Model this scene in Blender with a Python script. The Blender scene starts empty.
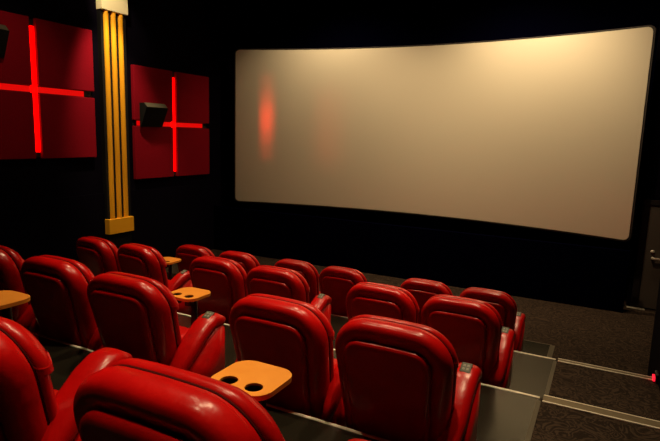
import bpy, bmesh, math, random
from mathutils import Vector, Matrix
random.seed(4)
S = bpy.context.scene
COL = S.collection
PI = math.pi

# ------------------------------------------------------------------ materials
def mat(name, base, rough=0.6, spec=0.5, metal=0.0, emit=None, estr=0.0):
    m = bpy.data.materials.new(name); m.use_nodes = True
    b = m.node_tree.nodes['Principled BSDF']
    b.inputs['Base Color'].default_value = (*base, 1)
    b.inputs['Roughness'].default_value = rough
    b.inputs['Specular IOR Level'].default_value = spec
    b.inputs['Metallic'].default_value = metal
    if emit:
        b.inputs['Emission Color'].default_value = (*emit, 1)
        b.inputs['Emission Strength'].default_value = estr
    return m

def add_noise(m, scale, c0, c1, bump=0.0, detail=4.0, rough=None, bscale=None, lo=0.35, hi=0.65):
    nt = m.node_tree; n = nt.nodes; l = nt.links; b = n['Principled BSDF']
    tc = n.new('ShaderNodeTexCoord')
    no = n.new('ShaderNodeTexNoise'); no.inputs['Scale'].default_value = scale; no.inputs['Detail'].default_value = detail
    l.new(tc.outputs['Object'], no.inputs['Vector'])
    r = n.new('ShaderNodeValToRGB')
    r.color_ramp.elements[0].position = lo; r.color_ramp.elements[1].position = hi
    r.color_ramp.elements[0].color = (*c0, 1); r.color_ramp.elements[1].color = (*c1, 1)
    l.new(no.outputs['Fac'], r.inputs['Fac']); l.new(r.outputs['Color'], b.inputs['Base Color'])
    if bump:
        n2 = n.new('ShaderNodeTexNoise'); n2.inputs['Scale'].default_value = bscale or scale * 6; n2.inputs['Detail'].default_value = 3
        l.new(tc.outputs['Object'], n2.inputs['Vector'])
        bp = n.new('ShaderNodeBump'); bp.inputs['Strength'].default_value = bump; bp.inputs['Distance'].default_value = 0.02
        l.new(n2.outputs['Fac'], bp.inputs['Height']); l.new(bp.outputs['Normal'], b.inputs['Normal'])
    return m

M = {}
M['leather'] = add_noise(mat('red_leather', (.4, .008, .006), .28, .32), 9, (.43, .0022, .0022), (.51, .0035, .003), bump=.22, bscale=11)
M['seam'] = mat('seam_thread', (.05, .001, .001), .8, .1)
M['black'] = mat('black_metal', (.012, .012, .013), .45)
M['base'] = mat('black_plastic_base', (.01, .009, .009), .6)
M['pad'] = mat('control_pad_plastic', (.07, .07, .05), .5, .3)
M['button'] = mat('control_button_print', (.26, .26, .20), .5, .3)
wood = mat('honey_wood', (.62, .30, .07), .32)
add_noise(wood, 3, (.82, .30, .034), (.90, .36, .05), detail=6)
wood.node_tree.nodes['Noise Texture'].inputs['Distortion'].default_value = 1.5
M['wood'] = wood
M['cup'] = mat('black_cup_liner', (.004, .003, .003), .5)
M['wall'] = add_noise(mat('black_wall_fabric', (.006, .005, .008), .95, .05), 60, (.0018, .0010, .004), (.0035, .0018, .007))
M['curtain'] = mat('black_curtain', (.0008, .0008, .006), .95, .0)
M['ceiling'] = mat('black_ceiling', (.004, .004, .006), .95, .05)
M['panelfab'] = add_noise(mat('dark_red_fabric', (.25, .002, .012), .9, .05), 90, (.22, .003, .012), (.28, .005, .015))
M['led'] = mat('red_led', (.1, 0, 0), .5, .2, emit=(1, .0, .0), estr=4.0)
M['led_dim'] = mat('red_led_dim', (.1, 0, 0), .5, .2, emit=(1, .002, .002), estr=.7)
M['gold'] = mat('gold_paint', (.90, .40, .012), .5, .3)
M['cream'] = mat('cream_paint', (.95, .82, .50), .5, .4)
M['pilaster'] = mat('black_pilaster_paint', (.008, .007, .007), .7, .2)
M['grille'] = mat('black_speaker_grille', (.005, .005, .005), .8, .2)
M['speakertop_lit'] = mat('black_speaker_top_lit', (.10, .085, .06), .5)  # black shell; light falling on its top bevel is put into this paler colour
M['nosing'] = mat('aluminium_nosing', (.95, .88, .72), .35, .6, .1)
M['nosing_face'] = mat('bronze_nosing_tread', (.17, .135, .08), .45, .4, .3)
M['edge'] = mat('dull_edge_trim', (.07, .058, .038), .4, .3)
M['door'] = mat('brown_door_paint', (.11, .09, .075), .5)
M['frame'] = mat('dark_door_frame', (.010, .006, .007), .6)
M['chrome'] = mat('brushed_handle', (.95, .88, .75), .35, .6, .2)
M['redlamp'] = mat('red_aisle_lamp', (.2, 0, 0), .4, emit=(1, .01, .03), estr=1.6)

vin = mat('dark_glossy_vinyl', (.02, .017, .011), .24, .36)
add_noise(vin, 2.5, (.011, .010, .006), (.017, .015, .010), detail=2)
M['vinyl'] = vin

# patterned carpet: dark brown with lighter meandering lines
def carpet():
    m = mat('patterned_carpet', (.03, .025, .018), .95, .1)
    nt = m.node_tree; n = nt.nodes; l = nt.links; b = n['Principled BSDF']
    tc = n.new('ShaderNodeTexCoord')
    no = n.new('ShaderNodeTexNoise'); no.inputs['Scale'].default_value = 5; no.inputs['Detail'].default_value = 3; no.inputs['Distortion'].default_value = 1.2
    l.new(tc.outputs['Object'], no.inputs['Vector'])
    mu = n.new('ShaderNodeMath'); mu.operation = 'MULTIPLY'; mu.inputs[1].default_value = 9
    l.new(no.outputs['Fac'], mu.inputs[0])
    fr = n.new('ShaderNodeMath'); fr.operation = 'PINGPONG'; fr.inputs[1].default_value = .5
    l.new(mu.outputs[0], fr.inputs[0])
    r = n.new('ShaderNodeValToRGB')
    r.color_ramp.elements[0].position = .10; r.color_ramp.elements[1].position = .34
    r.color_ramp.elements[0].color = (.056, .037, .025, 1); r.color_ramp.elements[1].color = (.020, .013, .009, 1)
    l.new(fr.outputs[0], r.inputs['Fac'])
    l.new(r.outputs['Color'], b.inputs['Base Color'])
    n2 = n.new('ShaderNodeTexNoise'); n2.inputs['Scale'].default_value = 160
    l.new(tc.outputs['Object'], n2.inputs['Vector'])
    bp = n.new('ShaderNodeBump'); bp.inputs['Strength'].default_value = .4; bp.inputs['Distance'].default_value = .01
    l.new(n2.outputs['Fac'], bp.inputs['Height']); l.new(bp.outputs['Normal'], b.inputs['Normal'])
    return m
M['carpet'] = carpet()

# silver cinema screen: pale, slightly glossy
M['screen'] = mat('silver_screen', (.68, .63, .49), .32, .5, .3)
M['masking'] = mat('screen_frame_black', (.012, .008, .007), .7)

# ------------------------------------------------------------------ helpers
def link(name, bm, m, parent=None, smooth=False, recalc=True):
    if recalc: bmesh.ops.recalc_face_normals(bm, faces=bm.faces)
    me = bpy.data.meshes.new(name); bm.to_mesh(me); bm.free()
    if m is not None: me.materials.append(m)
    if smooth:
        for p in me.polygons: p.use_smooth = True
    o = bpy.data.objects.new(name, me); COL.objects.link(o)
    if parent: o.parent = parent
    return o

def box(bm, x0, x1, y0, y1, z0, z1, bev=0.0, seg=2):
    r = bmesh.ops.create_cube(bm, size=1)
    vs = r['verts']
    for v in vs:
        v.co = Vector(((x0 + x1) / 2 + v.co.x * (x1 - x0), (y0 + y1) / 2 + v.co.y * (y1 - y0), (z0 + z1) / 2 + v.co.z * (z1 - z0)))
    if bev:
        es = list({e for v in vs for e in v.link_edges})
        bmesh.ops.bevel(bm, geom=es, offset=bev, segments=seg, affect='EDGES', profile=.5)

def boxo(name, m, b, parent=None, bev=0.0, seg=2, smooth=False):
    bm = bmesh.new(); box(bm, *b, bev=bev, seg=seg)
    return link(name, bm, m, parent, smooth)

def prism(bm, pts, axis, a0, a1):
    """extrude a 2-D polygon; axis 'x': pts=(y,z), 'y': pts=(x,z), 'z': pts=(x,y)"""
    def P(p, a):
        return {'x': (a, p[0], p[1]), 'y': (p[0], a, p[1]), 'z': (p[0], p[1], a)}[axis]
    A = [bm.verts.new(P(p, a0)) for p in pts]; B = [bm.verts.new(P(p, a1)) for p in pts]
    n = len(pts)
    for i in range(n): bm.faces.new((A[i], A[(i + 1) % n], B[(i + 1) % n], B[i]))
    bm.faces.new(A); bm.faces.new(B[::-1])

def cyl(bm, c, r, h, axis='z', n=20, r2=None):
    rot = {'z': Matrix(), 'x': Matrix.Rotation(PI / 2, 4, 'Y'), 'y': Matrix.Rotation(-PI / 2, 4, 'X')}[axis]
    bmesh.ops.create_cone(bm, cap_ends=True, segments=n, radius1=r, radius2=r if r2 is None else r2, depth=h,
                          matrix=Matrix.Translation(c) @ rot)

def thing(name, label, cat, loc=(0, 0, 0), rz=0, group=None):
    o = bpy.data.objects.new(name, None); COL.objects.link(o)
    o.location = loc; o.rotation_euler = (0, 0, rz); o.empty_display_size = .1
    o['label'] = label; o['category'] = cat
    if group: o['group'] = group
    return o

def struct(o, label=None, cat=None):
    o['kind'] = 'structure'
    if label: o['label'] = label
    if cat: o['category'] = cat
    return o

def dup(root, loc, rz, label):
    r = root.copy(); COL.objects.link(r); r.location = loc; r.rotation_euler = (0, 0, rz); r['label'] = label
    for ch in list(root.children):
        c = ch.copy(); COL.objects.link(c); c.parent = r
        for g in list(ch.children):
            d = g.copy(); COL.objects.link(d); d.parent = c
    return r

# ------------------------------------------------------------------ levels (metres; screen floor is 0)
Z_F, Z_G, Z_H, Z_J, Z_K = 0.0, .36, .69, 1.00, 1.34
N_G, N_H, N_J, N_K = 6.07, 4.33, 2.65, .78        # front edge of each tier
XW, XR = -8.0, .65                                # left and right walls
XV = -.30                                         # where smooth tier floor meets aisle carpet

# ------------------------------------------------------------------ setting
struct(boxo('floor', M['carpet'], (XW, 3.2, 6.0, 11.2, -.10, 0)))
struct(boxo('floor_vinyl', M['vinyl'], (XW, -.44, 6.05, 7.48, -.05, .004)))
for z0, z, y0, y1 in ((0, Z_G, N_H, N_G), (0, Z_H, N_J, N_H), (0, Z_J, N_K, N_J), (0, Z_K, -2.2, N_K)):
    xv = XV if z < 1 else .12
    struct(boxo('floor_tier', M['vinyl'], (XW, xv, y0, y1, -.1, z)))
    struct(boxo('floor_aisle', M['carpet'], (xv, XR, y0, y1, -.1, z)))
n = 1
for z, y in ((Z_G, N_G), (Z_H, N_H), (Z_J, N_J)):
    # thin bright lip along the seating tier
    bm = bmesh.new(); box(bm, -6.9, XV - .004, y - .014, y + .012, z - .03, z + .006, .003, 1)
    struct(link('trim_%d' % n, bm, M['nosing'])); n += 1
    # aisle tread: bronze tread with two bright edges
    w = .10 if z == Z_H else .06
    bm = bmesh.new(); box(bm, XV + .02, XR - .005, y - w * .5, y + w * .5, z - .03, z + .007, .002, 1)
    struct(link('trim_%d' % n, bm, M['nosing_face'])); n += 1
    bm = bmesh.new(); box(bm, XV + .02, XR - .005, y - w * .5 - .016, y - w * .5, z - .03, z + .010, .003, 1)
    box(bm, XV + .02, XR - .005, y + w * .5, y + w * .5 + .010, z - .03, z + .009, .003, 1)
    struct(link('trim_%d' % n, bm, M['nosing'])); n += 1
for z, y0, y1 in ((Z_G, N_H, N_G), (Z_H, N_J, N_H)):
    struct(boxo('trim_%d' % n, M['edge'], (XV - .022, XV + .012, y0 + .075, y1 - .06, z - .02, z + .005))); n += 1
struct(boxo('trim_%d' % n, M['edge'], (-.80, -.44, 7.475, 7.495, -.02, .006))); n += 1
struct(boxo('trim_%d' % n, M['edge'], (-.46, -.40, 6.1, 7.48, -.02, .006))); n += 1

struct(boxo('wall_left', M['wall'], (XW - .2, XW, -2.2, 11.2, -.1, 5.7)))
struct(boxo('wall_right', M['wall'], (XR, XR + .2, -2.2, 7.07, -.1, 5.7)))
struct(boxo('wall_back', M['wall'], (XW - .2, XR + .2, -2.4, -2.2, -.1, 5.7)))
struct(boxo('wall_front', M['curtain'], (XW - .2, 3.4, 11.0, 11.2, -.1, 5.7)))
struct(boxo('wall_exit', M['wall'], (3.2, 3.4, 6.87, 11.0, -.1, 5.7)))
struct(boxo('wall_return', M['wall'], (XR + .2, 3.4, 6.87, 7.07, -.1, 5.7)))
struct(boxo('ceiling', M['ceiling'], (XW - .2, 3.4, -2.4, 11.2, 5.7, 5.8)))
# black apron below the screen, and the plain wall that carries the exit door
struct(boxo('wall_apron', M['curtain'], (XW, .44, 9.62, 9.72, 0, 1.02)))
struct(boxo('wall_door', M['wall'], (.50, 3.2, 10.12, 10.3, 0, 5.7)))
struct(boxo('baseboard_left', M['wall'], (XW, XW + .03, 0, 10.9, 0, 1.55)))

# exit door
dr = boxo('door_1', M['door'], (.66, 1.48, 10.07, 10.12, .02, 1.74), bev=.004, seg=1)
struct(dr, 'dark brown exit door with lever handle at the right of the screen', 'door')
bm = bmesh.new()
box(bm, .56, .655, 10.05, 10.13, 0, 1.82); box(bm, 1.485, 1.58, 10.05, 10.13, 0, 1.82); box(bm, .655, 1.485, 10.05, 10.13, 1.745, 1.82)
link('door_frame', bm, M['frame'], dr)
bm = bmesh.new()
cyl(bm, (.775, 10.055, .98), .03, .02, 'y'); 
h = link('handle_rose', bm, M['chrome'], dr, True)
bm = bmesh.new(); box(bm, .765, .98, 10.0, 10.03, .855, .89, .008, 2); box(bm, .765, .80, 10.02, 10.07, .85, .895, .006, 2)
link('door_handle', bm, M['chrome'], dr)
bm = bmesh.new()
box(bm, .50, .76, 9.98, 9.995, 0, .012); box(bm, .50, .76, 10.035, 10.05, 0, .012)
struct(link('trim_%d' % n, bm, M['nosing']))

# ------------------------------------------------------------------ the screen
def arc_pt(t, off=0.0):
    # chord from (-7.45,9.75) to (.40,9.75), bowed away from the seats
    cx, hw, sg = -3.525, 3.925, .72
    R = (hw * hw + sg * sg) / (2 * sg); cy = 9.75 + sg - R
    a = math.asin(hw / R); th = -a + 2 * a * t
    return cx + (R + off) * math.sin(th), cy + (R + off) * math.cos(th)

def screen_sheet(z0, z1, rad, grow, off, thick):
    bm = bmesh.new(); N = 64
    L = 2 * math.asin(3.925 / ((3.925 ** 2 + .64) / 1.6)) * ((3.925 ** 2 + .64) / 1.6)
    def col(i, o):
        t = i / N; s = t * L; d = min(s, L - s); k = 0.0
        if d < rad: k = rad - math.sqrt(max(0, rad * rad - (rad - d) ** 2))
        tt = -grow / L + t * (1 + 2 * grow / L)
        x, y = arc_pt(tt, o)
        return (x, y, z0 - grow + k), (x, y, z1 + grow - k)
    ts = [0, .02, .05, .1, .2, .35, .6, 1, 1.5] ; xs = sorted(set(ts + list(range(2, N - 1)) + [N - v for v in ts]))
    F = []; B = []
    for i in xs:
        a, b = col(i, off); F.append((bm.verts.new(a), bm.verts.new(b)))
        a, b = col(i, off + thick); B.append((bm.verts.new(a), bm.verts.new(b)))
    for i in range(len(xs) - 1):
        bm.faces.new((F[i][0], F[i + 1][0], F[i + 1][1], F[i][1])); bm.faces.new((B[i][0], B[i][1], B[i + 1][1], B[i + 1][0]))
        bm.faces.new((F[i][0], B[i][0], B[i + 1][0], F[i + 1][0])); bm.faces.new((F[i][1], F[i + 1][1], B[i + 1][1], B[i][1]))
    for i in (0, -1): bm.faces.new((F[i][0], F[i][1], B[i][1], B[i][0]))
    return bm
sc = thing('cinema_screen', 'wide curved pale cinema screen across the dark front wall', 'screen', (-3.5, 10.5, 0))
def shift(o): o.location = -Vector(o.parent.location); return o
shift(link('screen_surface', screen_sheet(1.17, 4.48, .09, 0, 0, .01), M['screen'], sc))
shift(link('screen_frame', screen_sheet(1.17, 4.48, .11, .03, .012, .06), M['masking'], sc))

# ------------------------------------------------------------------ wall panels with red light crosses
def wall_panel(y0, z0, size, label):
    t = thing('wall_panel', label, 'wall panel', (XW, y0 + size / 2, z0), 0, 'red fabric wall panels')
    hs = size / 2; g = .055; th = .075
    for a, b in ((-hs, -g), (g, hs)):
        for c, d in ((0, hs - g), (hs + g, size)):
            boxo('fabric_panel', M['panelfab'], (.001, th, a, b, c, d), t, .008, 2)
    boxo('backing', M['base'], (0, .012, -hs + .02, hs - .02, .02, size - .02), t)
    boxo('light_strip', M['led'], (.012, .022, -.052, .052, .10, size - .12), t)
    boxo('light_strip', M['led_dim'], (.012, .021, -hs + .1, -.046, hs - .045, hs + .045), t)
    boxo('light_strip', M['led_dim'], (.012, .021, .046, hs - .17, hs - .045, hs + .045), t)
    return t
wall_panel(4.335, 2.205, 2.12, 'dark red four-square wall panel with glowing red cross, nearer side of the gold-striped column')
wall_panel(7.32, 1.767, 2.11, 'dark red four-square wall panel with glowing red cross, between gold-striped column and screen')

def wall_speaker(loc, label):
    t = thing('wall_speaker', label, 'speaker', loc, 0, 'wall speakers')
    bm = bmesh.new()
    prism(bm, [(0.11, 0), (.14, 0), (.30, .36), (.22, .44), (.11, .44)], 'y', -.27, .27)
    link('cabinet', bm, M['grille'], t)
    bm = bmesh.new(); prism(bm, [(.302, .368), (.226, .444), (.222, .440), (.298, .364)], 'y', -.26, .26)
    link('lit_top_edge', bm, M['speakertop_lit'], t)
    bm = bmesh.new(); prism(bm, [(.152, .02), (.298, .348), (.292, .350), (.146, .022)], 'y', -.25, .25)
    link('grille', bm, M['grille'], t)
    boxo('bracket', M['black'], (.074, .115, -.08, .08, .1, .34), t)
    return t
wall_speaker((XW, 7.68, 2.76), 'black wedge speaker mounted on the wall panel between column and screen')
wall_speaker((XW, 4.62, 3.66), 'black wedge speaker at the left picture edge, on the nearer red wall panel')

# gold-striped column
cl = thing('wall_column', 'black wall column with three gold stripes, bright cream cap and gold base block', 'column', (XW, 6.61, 0))
boxo('pilaster', M['pilaster'], (0, .09, .012, .548, .4, 5.6), cl)
for k in range(3):
    bm = bmesh.new(); y = .115 + k * .155
    cyl(bm, (0.085, y, 2.9), 0.050, 4.0 - .0, 'z', 20)
    link('gold_stripe', bm, M['gold'], cl, False)
boxo('capital', M['cream'], (0, .15, 0, .56, 4.70, 5.25), cl, .006, 1)
boxo('base_block', M['gold'], (0, .15, 0, .56, .81, 1.085), cl, .006, 1)

# red aisle light on right wall
al = thing('aisle_light', 'small red aisle light low on the right wall by the step edge', 'light', (XR, 6.02, .365))
boxo('housing', M['black'], (-.03, 0, -.07, .07, 0, .09), al, .008, 2)
boxo('lens', M['redlamp'], (-.05, -.028, -.055, .055, .012, .05), al, .006, 2)

# ------------------------------------------------------------------ recliner seat
HW = .372
ZT = .965
def outline(inset, zb, zt, rc, hw=HW, taper=.055, arch=.028, zref=(.12, 1.03)):
    """rounded-top outline from bottom left over the top to bottom right, as (x,z)"""
    h = hw - inset; zt2 = zt - inset; r = max(.02, rc - inset)
    pts = []
    for i in range(9): pts.append((-h, zb + (zt2 - r - zb) * i / 9))
    for i in range(10):
        a = PI - (PI / 2) * i / 9; pts.append((-h + r + r * math.cos(a), zt2 - r + r * math.sin(a)))
    for i in range(1, 8):
        u = i / 8; pts.append((-h + r + (2 * h - 2 * r) * u, zt2))
    for i in range(10):
        a = PI / 2 - (PI / 2) * i / 9; pts.append((h - r + r * math.cos(a), zt2 - r + r * math.sin(a)))
    for i in range(8, -1, -1): pts.append((h, zb + (zt2 - r - zb) * i / 9))
    out = []
    for x, z in pts:
        f = (z - zref[0]) / (zref[1] - zref[0])
        s = 1 - taper / hw * (1 - f) if f < 1 else 1
        out.append((x * s, z + arch * (1 - (x / hw) ** 2) * max(0, min(1, (z - .6) / .4))))
    return out
def recline(z): 
    return .24 * (1.04 - z)
def place(x, d, z):
    return (x, d + recline(z), z - .10 * d)
def rings(bm, spec, zb, zt, rc, close_first=True, close_last=True, hw=HW, inset_b=True):
    R = []
    for ins, d in spec:
        R.append([bm.verts.new(place(x, d, z)) for x, z in outline(ins, zb + (ins * .6 if inset_b else 0), zt, rc, hw)])
    for a, b in zip(R, R[1:]):
        n = len(a)
        for i in range(n): bm.faces.new((a[i], a[(i + 1) % n], b[(i + 1) % n], b[i]))
    def cap(r, flip):
        n = len(r); h = n // 2
        # grid-fill across left/right pairs
        for i in range(h - 1 + (n % 2 == 0)):
            j = n - 1 - i
            if j - 1 > i + 1: bm.faces.new((r[i], r[i + 1], r[j - 1], r[j]))
            elif j - 1 == i + 1: bm.faces.new((r[i], r[i + 1], r[j]))
    if close_first: cap(R[0], False)
    if close_last: cap(R[-1], True)

def recliner(right_only, label):
    t = thing('recliner_seat', label, 'seat', (0, 0, 0), 0, 'red leather recliners in rows')
    L = M['leather']
    bm = bmesh.new()
    rings(bm, [(.122, .012), (.106, .010), (.090, .004), (.068, .000), (.046, .004), (.029, .016), (.014, .036), (.004, .064), (0, .095), (.003, .122), (.010, .134)], .10, ZT, .215)
    link('backrest', bm, L, t, True)
    bm = bmesh.new()
    rings(bm, [(.112, .016), (.101, .004), (.099, -.010), (.105, -.026), (.122, -.036), (.16, -.037), (.21, -.032)], .16, ZT - .014, .205, inset_b=False)
    link('back_panel', bm, L, t, True)
    bm = bmesh.new()
    rings(bm, [(.012, .126), (.0035, .130), (.0035, .138), (.012, .142)], .12, ZT, .215)
    link('seam_piping', bm, M['seam'], t, True)
    bm = bmesh.new()
    rings(bm, [(.014, .134), (.001, .144), (-.006, .165), (-.004, .190), (.012, .220), (.05, .245), (.11, .255)], .80, ZT - .002, .20)
    link('headrest', bm, L, t, True)
    bm = bmesh.new()
    rings(bm, [(.016, .134), (-.001, .146), (-.004, .165), (.004, .185), (.03, .21), (.07, .222)], .36, .822, .05)
    link('lumbar_cushion', bm, L, t, True)
    boxo('seat_cushion', L, (-.265, .265, .22, .62, .28, .46), t, .05, 4, True)
    boxo('footrest', L, (-.26, .26, .605, .665, .08, .40), t, .025, 3, True)
    boxo('base', M['base'], (-.27, .27, .30, .59, 0, .27), t, .01, 1)
    for s in ((1,) if right_only in (True, 'plain', 'wide') else (-1, 1)):
        inner = s == 1 and right_only is False
        xc = s * (HW + (-.004 if inner else .13 if right_only == 'end' and s == 1 else .03 if right_only == 'wide' else -.028)); hw = .034 if inner else .10 if right_only == 'end' and s == 1 else .07
        up = .085 if right_only == 'plain' else .03 if right_only == 'end' else 0
        # side panel
        top = [(.215, .27), (.30, .35), (.42, .44), (.52, .525), (.59, .545), (.635, .535), (.652, .50), (.652, .06), (.20, .06)]
        top = [(a, b + (up if b > .1 else 0)) for a, b in top]
        bm = bmesh.new(); prism(bm, top, 'x', xc - hw - .007, xc + hw + .007)
        bmesh.ops.bevel(bm, geom=list(bm.edges), offset=.012, segments=2, affect='EDGES')
        arm = link('armrest', bm, L, t, True)
        # rolled pad on top, from the low rear to the high rounded tip
        path = [(.15, .25), (.20, .31), (.28, .395), (.38, .485), (.47, .548), (.545, .580), (.60, .576), (.632, .556), (.648, .52)]
        path = [(a, b + up) for a, b in path]
        bm = bmesh.new(); P = [Vector((0, a, b)) for a, b in path]; R = []
        for i, p in enumerate(P):
            tn = (P[min(i + 1, len(P) - 1)] - P[max(i - 1, 0)]).normalized(); nn = Vector((0, -tn.z, tn.y))
            k = {0: .55, 1: .85, len(P) - 1: .6}.get(i, 1.0)
            ring = []
            for j in range(20):
                a = 2 * PI * j / 20; ca, sa = math.cos(a), math.sin(a)
                ex = math.copysign(abs(ca) ** .7, ca) * (hw + .012) * k; ez = math.copysign(abs(sa) ** .8, sa) * .052 * k
                ring.append(bm.verts.new(Vector((xc + ex, p.y, p.z)) + nn * ez))
            R.append(ring)
        for a, b in zip(R, R[1:]):
            for j in range(20): bm.faces.new((a[j], a[(j + 1) % 20], b[(j + 1) % 20], b[j]))
        bm.faces.new(R[0]); bm.faces.new(R[-1][::-1])
        link('arm_pad', bm, L, arm, True)
        if s == 1 and right_only != 'plain':
            bm = bmesh.new(); box(bm, -.034, .034, -.042, .042, -.006, .006, .005, 2)
            for v in bm.verts: v.co = Matrix.Translation((xc, .535, .626 + up)) @ Matrix.Rotation(.40, 4, 'X') @ v.co
            link('control_pad', bm, M['pad'], arm, True)
            bm = bmesh.new()
            for bx, by in ((-.012, .014), (.012, .014), (-.012, -.014), (.012, -.014)):
                box(bm, bx - .008, bx + .008, by - .009, by + .009, .005, .0085, .002, 1)
            for v in bm.verts: v.co = Matrix.Translation((xc, .535, .626 + up)) @ Matrix.Rotation(.40, 4, 'X') @ v.co
            link('control_button', bm, M['button'], arm, True)
    return t

# (row, left-edge slope X/Y, Y of the crest, rotation deg, right-only arm, label)
ROW = {'F': Z_F, 'G': Z_G, 'H': Z_H, 'J': Z_J}
SEATS = [
 ('F', -.2295, 6.10, 0, True, 'front-row red recliner at the aisle end, control pad on its right arm'),
 ('F', -.3516, 6.10, 0, False, 'front-row red recliner, second from the aisle end, half hidden between two nearer backs'),
 ('F', -.5375, 6.08, 0, True, 'front-row red recliner, third from the aisle end, set below middle of screen'),
 ('F', -.6572, 6.08, 0, False, 'front-row red recliner, fourth from the aisle end, left of a wide gap'),
 ('F', -.8173, 6.05, 0, True, 'front-row red recliner, second from the left, behind a nearer back'),
 ('F', -.9516, 6.03, 0, False, 'leftmost front-row red recliner, standing alone right of the small far table'),
 ('G', -.301, 4.40, 0, True, 'second-row red recliner at the aisle end, beside smooth olive floor strip'),
 ('G', -.4707, 4.40, 0, False, 'second-row red recliner, second from the aisle end, directly under the screen middle'),
 ('G', -.7326, 4.40, 0, True, 'second-row red recliner, third from the aisle end, whose right arm shows its control pad'),
 ('G', -.906, 4.40, 0, False, 'second-row red recliner just beyond the small table with a black post'),
 ('G', -1.1721, 4.40, -7, True, 'second-row red recliner right of the column, small far table before it'),
 ('G', -1.341, 4.40, -7, False, 'leftmost second-row red recliner, right under the gold column base'),
 ('H', -.4931, 2.64, 0, True, 'third-row red recliner at the aisle end, large back at lower centre'),
 ('H', -.7825, 2.64, 0, False, 'third-row red recliner directly beyond the nearest table with two cup holes'),
 ('H', -1.286, 2.58, 1, 'wide', 'third-row red recliner with its right arm and control pad in full view'),
 ('H', -1.5857, 2.58, 0, False, 'third-row red recliner on the left, in front of the leftmost dark wall panel'),
 ('H', -1.92, 2.58, 0, True, 'third-row red recliner cut by the left picture edge, beyond the table at the edge'),
 ('J', -1.358, 1.0, 1, 'end', 'nearest red recliner, its big back cut by the bottom picture edge'),
 ('J', -2.40, .98, 8, 'plain', 'nearest-row red recliner in the lower left corner, cut by the picture edge'),
]
protos = {}
for row, xl, y, rz, ro, label in SEATS:
    sx = 1.06 if ro == 'wide' else {'F': .94, 'G': .975}.get(row, 1.0)
    loc = (xl * y + HW * sx - .065 - .07 * max(0, -xl - .45), y - .02, ROW[row]); rz = math.radians(rz)
    if ro not in protos:
        p = protos[ro] = recliner(ro, label); p.location = loc; p.rotation_euler = (0, 0, rz)
        p.scale = (sx, 1, .975 if ro == 'wide' else 1)
    else:
        p = dup(protos[ro], loc, rz, label)
    p.scale = (sx, 1, .975 if ro == 'wide' else 1)

# ------------------------------------------------------------------ swivel tables
def table(loc, rz, label, h=.630):
    t = thing('swivel_table', label, 'table', loc, rz, 'wooden cup-holder tables')
    W, D, r = .155, .15, .085
    outer = []
    for cx, cy, a0 in ((W - r, D - r, 0), (-W + r, D - r, PI / 2), (-W + r, -D + r, PI), (W - r, -D + r, 1.5 * PI)):
        for i in range(9):
            a = a0 + PI / 2 * i / 8; outer.append((cx + r * math.cos(a), cy + r * math.sin(a)))
    holes = [(-.066, -.075), (.066, -.075)]; hr = .040
    bm = bmesh.new(); ed = []
    def loop(pts, z):
        v = [bm.verts.new((x, y, z)) for x, y in pts]
        return v, [bm.edges.new((v[i], v[(i + 1) % len(v)])) for i in range(len(v))]
    hp = [[(cx + hr * math.cos(2 * PI * i / 24), cy + hr * math.sin(2 * PI * i / 24)) for i in range(24)] for cx, cy in holes]
    loops = {}
    for z in (h - .024, h):
        es = []
        for k, pts in enumerate([outer] + hp):
            v, e = loop(pts, z); es += e; loops[(z, k)] = v
        bmesh.ops.triangle_fill(bm, edges=es, use_beauty=True)
    for k in range(3):
        a, b = loops[(h - .024, k)], loops[(h, k)]
        for i in range(len(a)): bm.faces.new((a[i], a[(i + 1) % len(a)], b[(i + 1) % len(a)], b[i]))
    link('table_top', bm, M['wood'], t)
    for cx, cy in holes:
        bm = bmesh.new()
        for z0, z1, ra, rb in ((h - .075, h - .003, .036, .0405),):
            A = [bm.verts.new((cx + ra * math.cos(2 * PI * i / 24), cy + ra * math.sin(2 * PI * i / 24), z0)) for i in range(24)]
            B = [bm.verts.new((cx + rb * math.cos(2 * PI * i / 24), cy + rb * math.sin(2 * PI * i / 24), z1)) for i in range(24)]
            for i in range(24): bm.faces.new((A[i], A[(i + 1) % 24], B[(i + 1) % 24], B[i]))
            bm.faces.new(A)
        link('cup_holder', bm, M['cup'], t, False)
    boxo('bracket', M['black'], (-.09, .06, .01, .07, h - .055, h - .024), t, .006, 1)
    bm = bmesh.new(); cyl(bm, (.02, .04, (h - .05) / 2), .028, h - .05, 'z', 20)
    link('post', bm, M['black'], t, True)
    boxo('foot_plate', M['black'], (-.06, .10, -.04, .12, 0, .012), t, .004, 1)
    return t
t0 = table((-1.315, 1.84, Z_J), 0, 'honey wood swivel table with two cup holes, nearest and largest, lower left of centre')
dup(t0, (-3.105, 3.42, Z_H), 0, 'honey wood swivel table on a black post between third-row backs, two cup holes showing')
dup(t0, (-5.12, 5.22, Z_G), 0, 'small far honey wood table peeking out beside a second-row back, below the column')
dup(t0, (-3.31, 1.92, Z_J), 0, 'honey wood table cut by the left picture edge')

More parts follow.
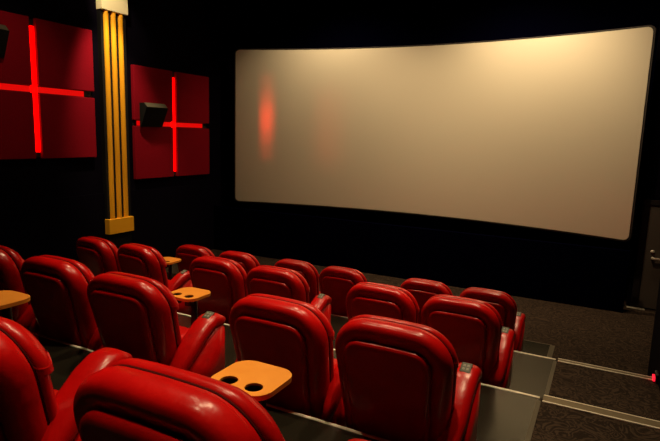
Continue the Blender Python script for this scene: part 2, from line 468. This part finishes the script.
# ------------------------------------------------------------------ light
def spot(loc, to, w, ang, blend=.6, col=(1, .70, .38), r=.08):
    d = bpy.data.lights.new('spot', 'SPOT'); d.energy = w; d.spot_size = math.radians(ang); d.spot_blend = blend; d.color = col; d.shadow_soft_size = r
    o = bpy.data.objects.new('spot', d); COL.objects.link(o); o.location = loc
    o.rotation_euler = (Vector(to) - Vector(loc)).to_track_quat('-Z', 'Y').to_euler()
    return o
WARM = (1, .73, .42)
for x, w in ((-5.3, 240), (-1.7, 360), (.1, 60)):
    spot((x, 9.1, 5.62), (x, 10.35, 2.0), w, 130, .9, WARM)
for x, w in ((-4.6, 170), (-3.0, 170), (-1.0, 260)):
    spot((x, 7.9, 5.62), (x, 10.4, 2.0), w, 86, .95, (1, .70, .40))
for y, w, xs in ((.6, 150, (-2.6, -1.2)), (1.95, 190, (-1.3,)), (8.3, 140, (-5.6, -3.4, -1.2)), (6.4, 280, (-5.6, -3.4, -1.2)), (4.7, 280, (-4.2, -2.4, -.6)), (2.9, 240, (-2.6, -.9))):
    for x in xs: spot((x, y, 5.62), (x, y - (.2 if y < 1 else 1.3), 0), w * 1.15, 34 if y < 2 else 60, .8, WARM)
spot((-6.9, 6.3, 5.62), (-7.9, 6.9, 3.0), 480, 46, .8, (1, .78, .45))
spot((-7.0, 6.0, 5.65), (-7.87, 6.85, 4.75), 150, 34, .7, (1, .80, .50))
spot((-6.9, 5.2, 5.62), (-7.87, 6.8, .95), 220, 14, .9, (1, .78, .45))

spot((-6.0, 4.3, 5.62), (-8, 4.9, 3.0), 70, 60, .9, WARM)
# added red lamps standing in for the light crosses' reflection on the screen
def streak_lamp(loc, to, w, sx, sy, spread):
    d = bpy.data.lights.new('added_red_streak', 'AREA'); d.shape = 'RECTANGLE'; d.size = sx; d.size_y = sy; d.energy = w; d.color = (1, .03, .01)
    d.spread = math.radians(spread)
    o = bpy.data.objects.new('added_red_streak', d); COL.objects.link(o); o.location = loc
    o.rotation_euler = (Vector(to) - Vector(loc)).to_track_quat('-Z', 'Y').to_euler()
for sy, w in ((.5, .30), (1.1, .34), (1.8, .34)):
    streak_lamp((-7.90, 8.42, 2.95), (-6.76, 10.0, 3.05), w, .02, sy, 9)
streak_lamp((-7.90, 5.45, 3.0), (-5.4, 10.3, 2.9), .16, .05, 1.6, 9)

wd = bpy.data.worlds.new('World'); S.world = wd; wd.use_nodes = True
wd.node_tree.nodes['Background'].inputs['Color'].default_value = (.3, .3, .6, 1)
wd.node_tree.nodes['Background'].inputs['Strength'].default_value = .004

# ------------------------------------------------------------------ camera
yaw, pit, rol = .475090956, .157621375, .030317918
f = Vector((-math.sin(yaw) * math.cos(pit), math.cos(yaw) * math.cos(pit), -math.sin(pit)))
rt = Vector((math.cos(yaw), math.sin(yaw), 0)); up = rt.cross(f)
r2 = rt * math.cos(rol) + up * math.sin(rol); u2 = -rt * math.sin(rol) + up * math.cos(rol)
cd = bpy.data.cameras.new('camera'); cd.sensor_width = 36; cd.lens = 534.9875 / 660 * 36; cd.clip_start = .05
co = bpy.data.objects.new('camera', cd); COL.objects.link(co)
co.matrix_world = Matrix(((r2.x, u2.x, -f.x, 0), (r2.y, u2.y, -f.y, 0), (r2.z, u2.z, -f.z, 2.7), (0, 0, 0, 1)))
S.camera = co
S.view_settings.view_transform = 'Standard'; S.view_settings.look = 'None'
S.view_settings.exposure = 0; S.view_settings.gamma = 1; S.view_settings.use_curve_mapping = False
